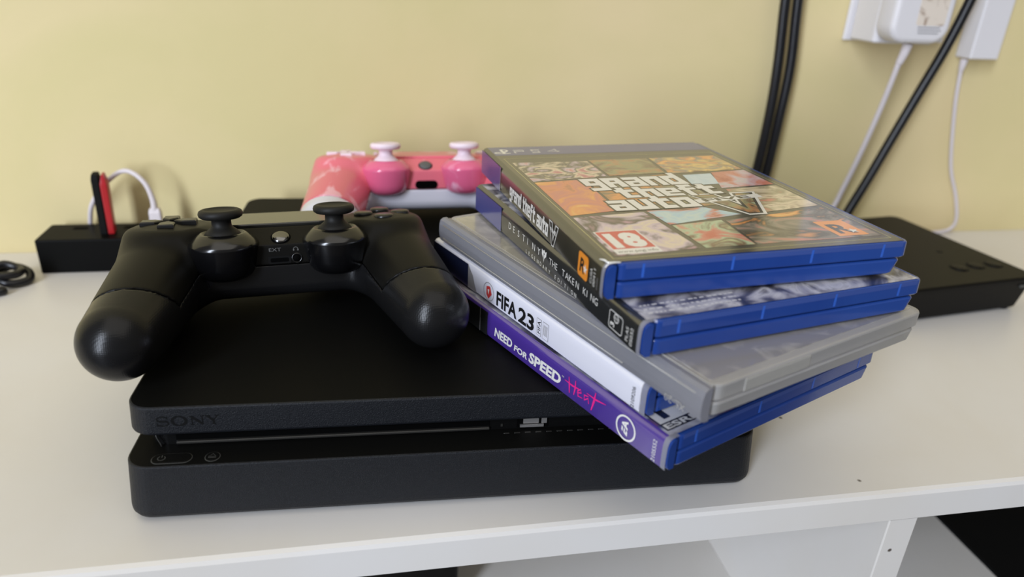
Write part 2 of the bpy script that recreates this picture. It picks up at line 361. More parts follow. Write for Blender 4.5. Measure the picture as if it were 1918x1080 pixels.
# power and eject buttons on the ledge
def pill(name, x0, x1, y0, y1, z):
    g = MB(); slab(g, x0, x1, y0, y1, 9, [(z, 0), (z + .12, 0)], 'symbol', n=10)
    o = g.build(name, con); g = MB(); slab(g, x0 + .3, x1 - .3, y0 + .3, y1 - .3, 9, [(z + .05, 0), (z + .3, 0), (z + .45, .25)], 'console_top', n=10); g.build('button_cap', o); return o
pb = pill('power_button', 8.0, 23.8, 1.9, 8.4, 28.39); eb = pill('eject_button', 28.6, 34.6, 2.0, 8.2, 28.39)
g = MB(); p = Print(g, (12.0, 5.1, 28.86), (1, 0, 0), (0, 1, 0))
p.stroke([(1.4 * math.cos(R_(a)), 1.4 * math.sin(R_(a))) for a in range(125, 416, 15)], .3, 'symbol'); p.stroke([(0, .4), (0, 1.9)], .3, 'symbol'); g.build('symbol', pb)
g = MB(); p = Print(g, (31.6, 5.0, 28.86), (1, 0, 0), (0, 1, 0))
p.stroke([(-1.5, -.2), (0, 1.6), (1.5, -.2)], .3, 'symbol', closed=True); p.rect(-1.5, -1.1, 1.5, -.75, 'symbol'); g.build('symbol', eb)
# maker's name sunk into the upper front: thick and thin strokes with slab serifs
g = MB(); p = Print(g, (10.0, 11.27, 39.9), (1, 0, 0), (0, 0, 1))
def arc(cx, cy, rx, ry, a0, a1, n=14): return [(cx + rx * math.cos(R_(a0 + (a1 - a0) * i / n)), cy + ry * math.sin(R_(a0 + (a1 - a0) * i / n))) for i in range(n + 1)]
E_ = 'engrave'
p.stroke(arc(2.6, 3.45, 2.0, 1.05, 15, 200) + arc(2.6, 2.95, 2.0, .6, 205, 270, 5) + arc(2.6, 1.75, 2.1, .6, 90, 30, 5) + arc(2.6, 1.3, 2.2, 1.1, 20, -165), [.55] * 15 + [.9] * 12 + [.6] * 15, E_)
p.stroke([(4.5, 4.6), (4.5, 3.3)], .4, E_); p.stroke([(.5, 1.6), (.5, .1)], .4, E_)
p.stroke(arc(9.0, 2.35, 2.65, 2.15, 0, 350, 30), [.5 + .75 * abs(math.cos(R_(i * 12))) for i in range(31)], E_, closed=True)
for x in (13.9, 18.0): p.stroke([(x, .3), (x, 4.4)], .5, E_); 
p.stroke([(13.7, 4.3), (18.1, .4)], 1.1, E_); p.rect(13.0, 4.2, 14.6, 4.6, E_); p.rect(13.1, .1, 14.8, .45, E_); p.rect(17.2, 4.2, 18.9, 4.6, E_)
p.stroke([(20.0, 4.4), (22.2, 2.1)], 1.0, E_); p.stroke([(24.0, 4.4), (22.2, 2.1)], .5, E_); p.stroke([(22.2, 2.2), (22.2, .2)], 1.0, E_)
p.rect(19.2, 4.2, 21.2, 4.6, E_); p.rect(23.0, 4.2, 24.8, 4.6, E_); p.rect(21.3, .1, 23.1, .45, E_)
g.build('engraved_lettering', con)

# ------------------------------------------------------------------ game controllers
def smin(a, b, k):
    h = np.clip(0.5 + 0.5 * (b - a) / k, 0, 1); return b * (1 - h) + a * h - k * h * (1 - h)
def sd_rbox(X, Y, Z, c, hf, r):
    qx, qy, qz = abs(X - c[0]) - hf[0] + r, abs(Y - c[1]) - hf[1] + r, abs(Z - c[2]) - hf[2] + r
    return np.sqrt(np.maximum(qx, 0) ** 2 + np.maximum(qy, 0) ** 2 + np.maximum(qz, 0) ** 2) + np.minimum(np.maximum(qx, np.maximum(qy, qz)), 0) - r
def sd_rcyl(X, Y, Z, cx, cy, R, z0, z1, r):
    d = np.sqrt((X - cx) ** 2 + (Y - cy) ** 2) - R + r; e = abs(Z - (z0 + z1) / 2) - (z1 - z0) / 2 + r
    return np.sqrt(np.maximum(d, 0) ** 2 + np.maximum(e, 0) ** 2) + np.minimum(np.maximum(d, e), 0) - r
def sd_cone(X, Y, Z, a, b, r1, r2):
    ab = [b[i] - a[i] for i in range(3)]; l2 = sum(t * t for t in ab)
    t = np.clip(((X - a[0]) * ab[0] + (Y - a[1]) * ab[1] + (Z - a[2]) * ab[2]) / l2, 0, 1)
    return np.sqrt((X - a[0] - t * ab[0]) ** 2 + (Y - a[1] - t * ab[1]) ** 2 + (Z - a[2] - t * ab[2]) ** 2) - (r1 + (r2 - r1) * t)
def surface_nets(D, o, h):
    nx, ny, nz = D.shape; ins = D < 0
    c = [(i, j, k) for i in (0, 1) for j in (0, 1) for k in (0, 1)]
    sl = lambda A, i, j, k: A[i:nx - 1 + i, j:ny - 1 + j, k:nz - 1 + k]
    cnt = sum(sl(ins, *q).astype(np.int8) for q in c); act = (cnt > 0) & (cnt < 8)
    I, J, K = np.nonzero(act); idx = -np.ones(act.shape, np.int32); idx[I, J, K] = np.arange(len(I))
    P = np.zeros((len(I), 3)); W = np.zeros(len(I))
    for a in range(8):
        for b in range(a + 1, 8):
            ca, cb = c[a], c[b]
            if sum(abs(ca[i] - cb[i]) for i in range(3)) != 1: continue
            da = D[I + ca[0], J + ca[1], K + ca[2]]; db = D[I + cb[0], J + cb[1], K + cb[2]]; m = (da < 0) != (db < 0)
            t = np.where(m, da / np.where(m, da - db, 1), 0)
            for i in range(3): P[:, i] += np.where(m, ca[i] + t * (cb[i] - ca[i]), 0)
            W += m
    P = P / W[:, None] + np.stack([I, J, K], 1); P = P * h + np.array(o)
    F = []
    for ax in range(3):
        u, w = (ax + 1) % 3, (ax + 2) % 3; A = [slice(1, -1)] * 3; A[ax] = slice(0, -1); B = [slice(1, -1)] * 3; B[ax] = slice(1, None)
        x = ins[tuple(A)] != ins[tuple(B)]; q = np.stack(np.nonzero(x), 1)
        q[:, u] += 1; q[:, w] += 1
        flip = ins[q[:, 0], q[:, 1], q[:, 2]]
        def cell(du, dw):
            s = q.copy(); s[:, u] -= du; s[:, w] -= dw; return idx[s[:, 0], s[:, 1], s[:, 2]]
        f = np.stack([cell(1, 1), cell(0, 1), cell(0, 0), cell(1, 0)], 1)
        f[~flip] = f[~flip][:, ::-1]; F.append(f)
    return P, np.concatenate(F)

HS = 0.8
gx = np.arange(-86, 86.1, HS, dtype=np.float32); gy = np.arange(-66, 52.1, HS, dtype=np.float32); gz = np.arange(-56, 4.1, HS, dtype=np.float32)
X, Y, Z = np.meshgrid(gx, gy, gz, indexing='ij'); AX = abs(X)
lobe = sd_rcyl(AX, Y, Z, 51.5, 19.5, 20, -26, 0, 4)
cen = sd_rbox(X, Y, Z, (0, 20, -17.5), (44, 23, 16.7), 7)
cen = np.maximum(cen, (-0.5 * (Y - 8) + 0.866 * (Z + 1.0)))          # the sloping strip with the round button
grip = sd_cone(AX, Y, Z, (54.5, 13, -21.5), (65.3, -48, -34), 22, 16.6)
body = smin(smin(lobe, cen, 5), grip, 9)
zax = np.where(Y > 8, -17, -17 - (8 - Y) * 0.30)
face = np.minimum(np.minimum(0.80 * (Y + 36) + 0.60 * (Z + 19), (Z - zax + 8) * 0.9), Z + 17.5 + np.maximum(AX - 37, 0) * 1.2)
face2 = np.minimum(np.minimum(0.80 * (Y + 40) + 0.60 * (Z + 24), (Z - zax + 14) * 0.9), Z + 20 + np.maximum(AX - 37, 0) * 2.5)
TILT = Matrix.Rotation(R_(-9), 4, 'X')
P_body, F_body = surface_nets(body, (gx[0], gy[0], gz[0]), HS)
Tm = np.array(TILT.to_3x3())
ZB = (P_body @ Tm.T)[:, 2].min()
P_face, F_face = surface_nets(np.maximum(body, -face + 0.18), (gx[0], gy[0], gz[0]), HS)
P_face2, F_face2 = surface_nets(np.maximum(body, -face2 + 0.18), (gx[0], gy[0], gz[0]), HS)
P_back2, F_back2 = surface_nets(np.maximum(body + 0.12, face2 + 0.10), (gx[0], gy[0], gz[0]), HS)
P_back, F_back = surface_nets(np.maximum(body + 0.12, face + 0.10), (gx[0], gy[0], gz[0]), HS)
del X, Y, Z, AX, lobe, cen, grip, body, zax, face, face2
POSE = Matrix.Translation((0, 0, -ZB)) @ TILT
def posed(mb):
    mb.v = [tuple(POSE @ Vector(q)) for q in mb.v]; return mb
def np_part(name, P, F, m, parent):
    Q = (P @ Tm.T) + np.array([0, 0, -ZB]); mb = MB(); mb.add(Q.tolist(), F.tolist(), m, True); return mb.build(name, parent)

def controller(label, loc, rz, mm):
    t = thing('game_controller', label, 'controller', loc, rz, 'wireless game controllers lying on the console')
    if mm['oval']: np_part('faceplate', P_face2, F_face2, mm['face'], t); np_part('back_shell', P_back2, F_back2, mm['back'], t)
    else: np_part('faceplate', P_face, F_face, mm['face'], t); np_part('back_shell', P_back, F_back, mm['back'], t)
    for s in (-1, 1):
        c = (26 * s, 0, 0)
        d = MB(); lathe(d, [(.5, -23.6), (6, -23.3), (9.4, -22.4), (11.8, -20.8), (13.4, -18.6), (14.3, -16), (15.2, -11), (16.0, -7), (16.1, -6.2), (15.8, -5.2), (14.4, -3.6), (12.2, -1.8), (10.6, -.6), (9.6, -.4), (9.0, -1.5), (.5, -2.5)][::1], mm['drum'], c); dm = posed(d).build('stick_housing', t)
        k = MB(); lathe(k, [(8.6, -3), (8.2, -1), (6.6, .9), (5.2, 2.0), (4.5, 3.2), (4.4, 5.6), (5.2, 6.3), (8.6, 6.7), (9.7, 7.5), (10.0, 8.8), (9.6, 10.0), (8.6, 10.6), (7.4, 10.7), (6.6, 10.2), (3, 9.9), (.3, 9.8)], mm['stick'], c); posed(k).build('thumb_stick', t)
        b = MB(); lathe(b, [(16.8, -.6), (16.8, .25), (16.4, .6), (.3, .6)], mm['rim'], (51.5 * s, 19.5, 0)); posed(b).build('button_plate', t)
        b = MB(); slab(b, 31 * s - 1.6, 31 * s + 1.6, 33, 39.5, 1.6, [(-.4, 0), (.9, 0), (1.2, .3)], mm['button'], n=4); posed(b).build('small_button', t)
        b = MB(); slab(b, 53 * s - 17, 53 * s + 17, 35, 49, 6, edge(-14, -3, 3), mm['button'], n=5, smooth=True); posed(b).build('bumper', t)
        b = MB(); slab(b, 52 * s - 14, 52 * s + 14, 34, 51, 7, edge(-33, -15.5, 4), mm['button'], n=5, smooth=True); posed(b).build('trigger', t)
    for i in range(4):                                   # direction pad arrows
        Rm = Matrix.Translation((-51.5, 19.5, 0)) @ Matrix.Rotation(R_(90 * i), 4, 'Z')
        b = MB(); pts = [(-3.6, 12.6), (-3.6, 6.0), (0, 2.2), (3.6, 6.0), (3.6, 12.6)][::-1]
        V = [tuple(Rm @ Vector((x, y, z))) for z in (.4, 3.0) for x, y in pts] + [tuple(Rm @ Vector((x * .86, 1.0 + y * .88, 3.5))) for x, y in pts]
        pts = pts[::-1]
        n = 5; F = [(j * n + (k_ + 1) % n, j * n + k_, (j + 1) * n + k_, (j + 1) * n + (k_ + 1) % n) for j in range(2) for k_ in range(n)] + [tuple(range(14, 9, -1))]
        b.add(V, [tuple(reversed(f)) if True else f for f in F], mm['dpad']); posed(b).build('arrow_button', t)
        a = R_(90 * i); b = MB(); lathe(b, [(4.9, .2), (4.9, 2.2), (4.5, 2.7), (3.5, 2.95), (.2, 3.0)], mm['dpad'], (51.5 + 9.6 * math.cos(a), 19.5 + 9.6 * math.sin(a), 0), 24); posed(b).build('round_button', t)
    b = MB(); slab(b, -26, 26, 10.5, 43, 3, [(-2, 0), (.3, 0), (.9, .5)], mm['touch'], n=5); posed(b).build('touchpad', t)
    b = MB(); slab(b, -20, 20, 41, 45.5, 2, [(-14, 0), (-7, 0)], mm['touch'], n=4); posed(b).build('light_bar', t)
    # round mirrored button on the sloping strip, with a dark ring
    nrm = Vector((0, -.5, .866)); sl = Matrix.Translation((0, 1.6, -4.7)) @ Matrix.Rotation(R_(30), 4, 'X')
    b = MB(); lathe(b, [(4.2, -.8), (4.2, .5), (3.8, 1.1), (2.4, 1.6), (1.2, 1.8), (.2, 1.85)], mm['home'], n=32, M4=sl); hb = posed(b).build('home_button', t)
    b = MB(); lathe(b, [(4.7, -.6), (4.7, .14), (4.2, .14)], 'hole', n=32, M4=sl); posed(b).build('button_ring', hb)
    # ports on the front wall
    YP = -3.05
    fr = Matrix(((1, 0, 0, 0), (0, 0, -1, YP), (0, 1, 0, 0), (0, 0, 0, 1)))
    if mm['oval']:
        b = MB(); slab(b, -7.5, 7.5, -19.5, -14.0, 2.7, [(-.6, 0), (.35, 0)], 'hole', n=6, M4=fr); posed(b).build('port', t)
    else:
        b = MB(); slab(b, -6.6, 4.2, -16.6, -12.8, .8, [(-.6, 0), (.22, 0)], 'engrave', n=3, M4=fr); po = posed(b).build('port', t)
        b = MB(); slab(b, -5.4, 3.0, -15.8, -13.8, .5, [(-.4, 0), (.3, 0)], 'hole', n=3, M4=fr); posed(b).build('socket', po)
        b = MB(); lathe(b, [(2.6, -.5), (2.6, .3), (2.0, .34), (1.9, .2)], 'pad_gloss', (6.9, -14.4, 0), 24, M4=fr); jk = posed(b).build('headphone_jack', t)
        b = MB(); lathe(b, [(1.8, -.4), (1.8, .38), (.1, .38)], 'hole', (6.9, -14.4, 0), 24, M4=fr); posed(b).build('jack_hole', jk)
        b = MB(); p = Print(b, (0, YP - .25, -10.4), (1, 0, 0), (0, 0, 1)); p.text('EXT', -5.8, 0, 1.7, 'print_grey', width=5.6)
        p.stroke(arc(6.6, .5, 1.1, 1.1, -20, 200, 10), .25, 'print_grey'); p.rect(5.3, -.2, 5.9, .7, 'print_grey'); p.rect(7.3, -.2, 7.9, .7, 'print_grey')
        posed(b).build('printed_marks', t)
    return t
controller('all-black wireless controller resting on the console front edge, left grip overhanging', (45.4, 45.0, 48.8), R_(6.3),
           dict(face='pad_face', back='pad_back', drum='pad_gloss', stick='pad_rubber', rim='pad_face', button='pad_button', dpad='pad_button', touch='pad_touch', home='mirror_button', oval=False))
controller('pink and white blossom-print wireless controller at the back of the console', (125.5, 175.5, 48.8), R_(2.0),
           dict(face='pink', back='pink_white', drum='pink_drum', stick='pale_rubber', rim='pink', button='pale_rubber', dpad='pale_rubber', touch='pink', home='print_grey', oval=True))

# ------------------------------------------------------------------ game cases
TK = 14.5
def case_shell(t, L=171.0, D=135.0):
    """hinge spine, lid and tray of a blue disc case; local x = short side, y = spine direction"""
    def prism(name, prof, y0, y1, m, cap=1.2):
        b = MB(); k = len(prof); V = []; cx = sum(q[0] for q in prof) / k; cz = sum(q[1] for q in prof) / k
        for y, s in ((y0, .96), (y0 + cap * .4, .99), (y0 + cap, 1), (y1 - cap, 1), (y1 - cap * .4, .99), (y1, .96)):
            V += [(cx + (x - cx) * (1 - (1 - s) * .25), y, cz + (z - cz) * s) for x, z in prof]
        F = [(j * k + (i + 1) % k, j * k + i, (j + 1) * k + i, (j + 1) * k + (i + 1) % k) for j in range(5) for i in range(k)]
        F += [tuple(range(k)), tuple(range(6 * k - 1, 5 * k - 1, -1))]
        b.add(V, [f[::-1] for f in F], m); return b.build(name, t)
    prism('spine_hinge', [(4.6, .5), (4.6, 13.7), (3.4, 13.9), (2.2, 13.5), (1.3, 12.4), (.8, 10.5), (.6, 7.2), (.8, 3.6), (1.3, 1.6), (2.4, .5)][::-1], .3, L - .3, 'blue', 2.0)
    def shell(name, z0, z1, x1b, x1t, m):
        b = MB(); V = []; r = 3.2
        prof = [(z0, .9, x1b), (z0 + .35, .35, x1b + .5), (z0 + .9, 0, x1b + .9), (z1 - .8, 0, x1t), (z1 - .3, .25, x1t), (z1, .8, x1t - .3)]
        for z, i, xe in prof: V += [(x, y, z) for x, y in rr(5.2 + i * .3, xe - i, .9 + i, L - .9 - i, r, 5)]
        k = 24; F = [(j * k + i, j * k + (i + 1) % k, (j + 1) * k + (i + 1) % k, (j + 1) * k + i) for j in range(len(prof) - 1) for i in range(k)]
        F += [tuple(range(k - 1, -1, -1)), tuple(range((len(prof) - 1) * k, len(prof) * k))]
        b.add(V, F, m); return b.build(name, t)
    shell('tray', 0.0, 6.6, D - 5.0, D - 2.0, 'blue')
    lid = shell('lid', 6.95, 14.15, D - .6, D, 'blue')
    for x in (15.5, 52.7, 88, 122):
        b = MB(); box(b, x - .5, x + .5, .80, .95, 8.2, 13.6, 'blue_light'); b.build('rib', lid)
    b = MB(); slab(b, 8.4, 131.5, .83, .95, .05, [(12.0, 0), (13.9, 0)], 'blue_rim_lit', n=1); b.build('rim', lid)  # strip that paints the lighter, light-filled top edge of the lid
    return lid
SP = [(.55, 1.0), (.25, 3.0), (.2, 6), (.2, 9), (.32, 11.4), (.75, 13.0), (1.6, 14.0), (2.9, 14.35)]
def sweep(prof, y0, y1, m, mb=None, off=0.0, axis_close=False):
    b = mb or MB(); k = len(prof); V = []
    for y in (y0, y1):
        for i, (x, z) in enumerate(prof):
            a = prof[max(i - 1, 0)]; c = prof[min(i + 1, k - 1)]; d = Vector((c[0] - a[0], c[1] - a[1])).normalized(); V.append((x - d.y * off, y, z + d.x * off))
    b.add(V, [(i, i + 1, k + i + 1, k + i) for i in range(k - 1)], m, True); return b
def inlay(t, spine_m, front_m, L=171.0, D=135.0, y0=2.6):
    sp = sweep(SP, y0, L - 1.0, spine_m).build('spine_label', t)
    b = MB(); b.add([(2.9, y0, 14.35), (D - 2.6, y0 - .9, 14.35), (D - 2.6, L - 1.0, 14.35), (2.9, L - 1.0, 14.35)], [(0, 1, 2, 3)], front_m); fc = b.build('front_cover', t)
    sweep(SP[:] + [(6, 14.4)], .7, y0 + .4, 'film', off=.12).build('film_edge', t)
    b = MB(); p = Print(b, (.15, 0, 0), (0, -1, 0), (0, 0, 1)); c = MB(); q = Print(c, (0, 0, 14.36), (1, 0, 0), (0, 1, 0))
    return sp, fc, b, p, c, q
# spine prints use x = -s (s runs from the short side near the camera), y = height; front prints use (short side, spine)
def console_logo(p, x, y, h, m):
    """round-P and S-swoosh mark followed by the platform letters, x = left edge"""
    p.stroke([(x + 3.0, y), (x + 3.0, y + h)], h * .16, m); p.stroke([(x + 3.0, y + h * .96)] + arc(x + 3.2, y + h * .72, h * .3, h * .24, 90, -80, 8), h * .13, m)
    p.stroke(arc(x + 2.6, y + h * .22, h * .48, h * .16, 60, 330, 12), h * .11, m)
    k = h * .62; u = x + 9.5; z = y + h * .12; w = k * .16
    p.stroke([(u, z), (u, z + k * .55), (u + k * .95, z + k * .55), (u + k * .95, z + k), (u, z + k)], w, m)
    u += k * 1.6; p.stroke([(u, z), (u + k * .75, z), (u + k * .75, z + k * .5), (u + k * .15, z + k * .5), (u + k * .15, z + k), (u + k * 1.0, z + k)], w, m)
    u += k * 1.65; p.stroke([(u + k * .9, z), (u + k * .9, z + k), (u, z + k * .3), (u + k * 1.15, z + k * .3)], w, m)

CASES = 'stacked disc cases on the console'
# --- lowest: violet spine
t = thing('game_case', 'blue game case with violet spine reading NEED FOR SPEED Heat, lowest of the stack', 'game case', (191.84, -101.94, 48.95), R_(23.97), CASES)
case_shell(t)
M['nfs_art'] = art('grey_violet_cover_print', [rgb(60, 56, 66), rgb(120, 116, 130), rgb(196, 196, 206), rgb(70, 78, 120), rgb(150, 60, 80)], 24, 1.5, 1.0)
sp, fc, b, p, c, q = inlay(t, 'violet', 'nfs_art')
p.rect(-170, .8, -127.6, 13.2, 'charcoal', .06); p.rect(-127.8, .8, -127.3, 13.6, 'grey_ink', .07); p.rect(-127.3, .8, -121, 13.4, 'charcoal', .06)
console_logo(p, -168, 4, 6, 'grey_ink')
p.text('NEED', -114.5, 4.0, 4.4, 'w', .09, width=15, bold=.035, shear=.12); p.text('FOR', -98.0, 4.0, 3.0, 'w', .09, width=10.5, bold=.035, shear=.12); p.text('SPEED', -86.3, 4.0, 5.1, 'w', .09, width=23.5, bold=.04, shear=.12)
p.text('TM', -62.4, 8.6, .8, 'w', .09)
hw = .75                                                  # hand-brushed word in magenta
for pts, w in (([(-60.2, 8.2), (-55, 8.0), (-50.5, 8.6)], [.2, .9, .5]), ([(-57.6, 11.0), (-57.0, 7.4), (-56.6, 3.6)], [.3, .9, .4]), ([(-53.2, 11.4), (-53.2, 7.6), (-53.8, 4.2)], [.3, .9, .4]),
               ([(-51.8, 6.4), (-49.2, 7.6), (-49.8, 9.0), (-51.4, 7.6), (-51.0, 5.2), (-48.2, 5.6)], [.4, .7, .7, .7, .7, .3]), ([(-44.6, 8.4), (-47.2, 7.8), (-47.0, 5.6), (-44.8, 7.4), (-44.2, 5.2)], [.4, .8, .8, .8, .5]),
               ([(-40.6, 12.4), (-41.2, 8.0), (-42.4, 3.2)], [.4, 1.1, .5]), ([(-46.0, 9.4), (-40, 9.4), (-34.2, 10.4)], [.2, .9, .2])):
    p.stroke(pts, w, 'magenta', .09)
p.ring(-22.2, 6.7, 5.1, .8, 'w', .09)
def ea_mark(x, y, s, m):
    f = lambda a, b: (x - b * s, y + a * s)               # reads upwards
    for yy, x0 in ((1.1, -1.75), (0.1, -2.1), (-.95, -2.6)): p.poly([f(x0, yy), f(x0 + .45, yy + .62), f(x0 + 2.0, yy + .62), f(x0 + 1.6, yy)], m, .1)
    p.poly([f(-2.6, -.95), f(-1.9, .6), f(-1.2, .6), f(-1.9, -.95)], m, .1)
    p.poly([f(-.5, -.95), f(.9, 1.75), f(1.5, 1.75), f(1.1, .4), f(.3, -.95)], m, .1); p.poly([f(.9, 1.75), f(1.5, 1.75), f(2.7, -.95), f(1.9, -.95)], m, .1); p.poly([f(.6, -.3), f(.9, .3), f(2.2, .3), f(2.4, -.3)], m, .1)
ea_mark(-22.2, 6.7, 1.25, 'w')
p.text('2105552', -5.9, 1.5, 1.9, 'w', .09, width=9.6, rot=90)
b.build('spine_print', sp)
q.rect(4.2, 5.2, 24, 30, 'k', .02); q.rect(4.9, 9.6, 23.3, 29.3, 'w', .03); q.poly([(8.3, 20), (12, 20), (12, 11.4), (8.6, 11.4)], 'k', .04)
q.text('ESRB', 5.0, 6.0, 2.9, 'w', .04, width=18.2, bold=.03)
q.rect(3.2, 35, 130, 168, 'nfs_art', .02); c.build('cover_print', fc)

# --- white spine
t = thing('game_case', 'blue game case with white spine reading FIFA 23, second from the bottom of the stack', 'game case', (187.22, -88.01, 63.60), R_(22.60), CASES)
case_shell(t)
sp, fc, b, p, c, q = inlay(t, 'white_paper', 'nfs_art', y0=3.4)
p.rect(-170, .8, -132.6, 13.4, 'navy', .06); console_logo(p, -168, 4, 6, 'grey_ink')
p.poly([(-132.6, .8), (-132.6, 13.0), (-128, 9), (-124, 1.0)], 'grey_ink', .06)
p.ring(-112.4, 6.4, 4.6, .35, 'grey_ink', .08); p.poly([(-114.6, 8.6), (-111.4, 9.6), (-109.6, 5.8), (-112.6, 2.6), (-114.4, 4.4)], 'r18', .08); p.poly([(-113.4, 7.4), (-111.8, 7.8), (-112.6, 4.8)], 'w', .1)
p.text('FIFA', -105.2, 2.6, 7.4, 'k', .08, width=17.5, bold=.03); p.text('23', -86.2, 2.6, 7.4, 'k', .08, width=12.6, bold=.03)
p.rect(-71.6, 2.6, -68.0, 10.8, 'grey_ink', .07); p.rect(-71.4, 2.8, -68.2, 10.6, 'white_paper', .08); p.text('FIFA', -68.6, 3.6, 2.3, 'k', .1, width=6.2, rot=90, bold=.01)
p.rect(-67.0, 2.6, -62.6, 10.8, 'grey_ink', .07); p.rect(-66.8, 2.8, -62.8, 10.6, 'white_paper', .08)
for i in range(4): p.rect(-66.2 + i * .8, 4.4, -65.8 + i * .8, 9.4, 'grey_ink', .1)
p.text('2109206', -6.6, 1.4, 1.9, 'k', .08, width=9.0, rot=90)
b.build('spine_print', sp); q.rect(3.2, 10, 130, 168, 'white_paper', .02); c.build('cover_print', fc)

# --- frosted clear case
t = thing('disc_case', 'empty frosted clear plastic disc case in the middle of the stack', 'disc case', (195.28, -113.37, 78.30), R_(21.95), CASES)
LC, DC, TC = 190.5, 131.0, 13.4
b = MB(); k = 0
def prism_c(name, prof, y0, y1, m):
    b = MB(); k = len(prof); V = [(x, y, z) for y in (y0, y1) for x, z in prof]
    b.add(V, [(i, (i + 1) % k, k + (i + 1) % k, k + i) for i in range(k)] + [tuple(range(k - 1, -1, -1)), tuple(range(k, 2 * k))], m); return b.build(name, t)
prism_c('spine_hinge', [(.3, 4), (.1, 6.6), (.3, 10), (1.0, 12.4), (2.6, 13.3), (4.6, 13.3), (4.6, .1), (2.6, .1), (1.0, 1.2)], .2, LC - .2, 'frost_spine')
def half(name, z0, z1, x1, taper):
    b = MB(); slab(b, 5.0, x1, .3, LC - .3, 5, [(z0, .8 + taper), (z0 + .7, taper), (z1 - .8, 0), (z1 - .2, .3), (z1, .9)], 'frost', n=6); return b.build(name, t)
tr = half('tray', 0.0, 6.1, DC - 2.2, .8); ld = half('lid', 6.5, 13.25, DC, 0)
b = MB(); slab(b, 7, DC - 3, 4.2, LC - 4, 1.5, [(13.24, 0), (13.36, .1)], 'frost_panel', n=4); b.build('film_panel', ld)
b = MB(); slab(b, 20.5, 56, -.05, .5, .3, [(7.2, 0), (11.6, 0), (12.4, .2)], 'frost_edge', n=3); b.build('thumb_notch', ld)
b = MB(); tube(b, [(.35, 4, 10.6), (.25, 186, 10.6)], .28, 'frost_edge', 6, 2); tube(b, [(.2, 40, 3.4), (.2, 186, 3.4)], .28, 'frost_edge', 6, 2); tube(b, [(5.2, 1.2, 13.1), (5.2, 188, 13.1)], .35, 'frost_edge', 6, 2); b.build('hinge_ridge', t)
b = MB(); p = Print(b, (.1, 0, 0), (0, -1, 0), (0, 0, 1)); p.text('XL-20', -7.0, 3.6, 2.9, 'frost_edge', .08, width=10.0, rot=180); b.build('moulded_mark', t)

# --- black spine, older title
t = thing('game_case', 'blue game case with black spine reading DESTINY THE TAKEN KING, second from the top', 'game case', (179.85, -92.51, 92.15), R_(11.83), CASES)
case_shell(t)
M['dest_art'] = art('grey_cloud_cover_print', [rgb(52, 50, 54), rgb(96, 94, 100), rgb(170, 168, 176), rgb(214, 212, 214), rgb(110, 104, 100)], 55, 1.6, 3.0)
sp, fc, b, p, c, q = inlay(t, 'charcoal', 'dest_art')
p.rect(-170, .8, -132.6, 13.4, 'band', .06); console_logo(p, -168.5, 3.2, 7.4, 'w')
def spaced(s, x0, x1, y, h):
    n = len(s)
    for i, ch in enumerate(s):
        if ch != ' ': p.text(ch, x0 + (x1 - x0) * i / (n - 1), y, h, 'w', .09, bold=-.004)
spaced('DESTINY', -122.4, -88.2, 6.2, 3.4); spaced('THE TAKEN KING', -75.8, -34.5, 6.2, 3.1); spaced('LEGENDARY EDITION', -100.5, -50.8, 1.9, 1.9)
for s in (-1, 1): p.poly([(-81.3, 4.4), (-81.3 + s * .5, 6.6), (-81.3 + s * 2.2, 8.0), (-81.3 + s * 2.5, 10.4), (-81.3 + s * 1.1, 9.8), (-81.3 + s * .3, 8.4)][::s], 'w', .09)
p.disc(-81.3, 9.7, .8, 'w', .09)
p.stroke(rr(-22.6, -13.0, 2.8, 9.8, 1.2, 4), .35, 'w', .09, True)
p.text('3', -14.0, 3.4, 3.3, 'w', .09, rot=90, bold=.02, align='LEFT') if False else None
p.text('3', -18.6, 3.8, 2.9, 'w', .09, rot=90, bold=.03); p.ring(-17.6, 7.9, 1.7, .3, 'w', .09, 20); p.stroke([(-19.3, 7.9), (-15.9, 7.9)], .25, 'w', .09); p.ring(-17.6, 7.9, .8, .22, 'w', .09, 16, 1.7)
p.text('PLAS', -8.8, 3.0, 1.8, 'w', .09, width=5.6, rot=90); p.text('05032', -5.8, 2.4, 1.8, 'w', .09, width=7.0, rot=90)
b.build('spine_print', sp)
random.seed(4)
for yy in (12.4, 9.4, 6.4):                               # tiny legal lines, too small to read
    x = 6.0
    while x < 46:
        w = random.uniform(.6, 2.4); q.rect(x, yy, x + w, yy + .9, 'w', .03); x += w + random.uniform(.4, 1.6)
c.build('cover_print', fc)

# --- top of the stack: collage cover
t = thing('game_case', 'blue game case with collage front reading grand theft auto and a red 18 badge, topmost', 'game case', (169.66, -76.20, 107.45), R_(6.44), CASES)
case_shell(t)
sp, fc, b, p, c, q = inlay(t, 'dark_art', 'dark_art')
p.rect(-170, .8, -133.2, 13.4, 'band', .06); p.rect(-133.2, .8, -132.6, 13.6, 'grey_ink', .07); console_logo(p, -168.5, 3.0, 7.4, 'w')
block(p, 'grand theft auto', -115.6, 3.0, 56.4, 5.6, 'w', .09)
p.poly([(-58.6, 11.4), (-54.6, 11.4), (-52.6, 5.0), (-50.8, 11.4), (-47.0, 11.4), (-51.4, 1.2), (-54.0, 1.2)], 'w', .09); p.poly([(-57.8, 10.9), (-55.0, 10.9), (-52.6, 3.2), (-50.4, 10.9), (-47.8, 10.9), (-51.7, 1.7), (-53.7, 1.7)], 'k', .11)
p.text('FIVE', -56.6, 6.9, 1.8, 'w', .13, width=7.2, bold=.02)
p.poly(rr(-24.3, -14.6, 1.2, 11.0, 1.6, 4), 'gold', .08); p.text('R', -22.6, 3.4, 5.6, 'k', .1, bold=.03, shear=.1)
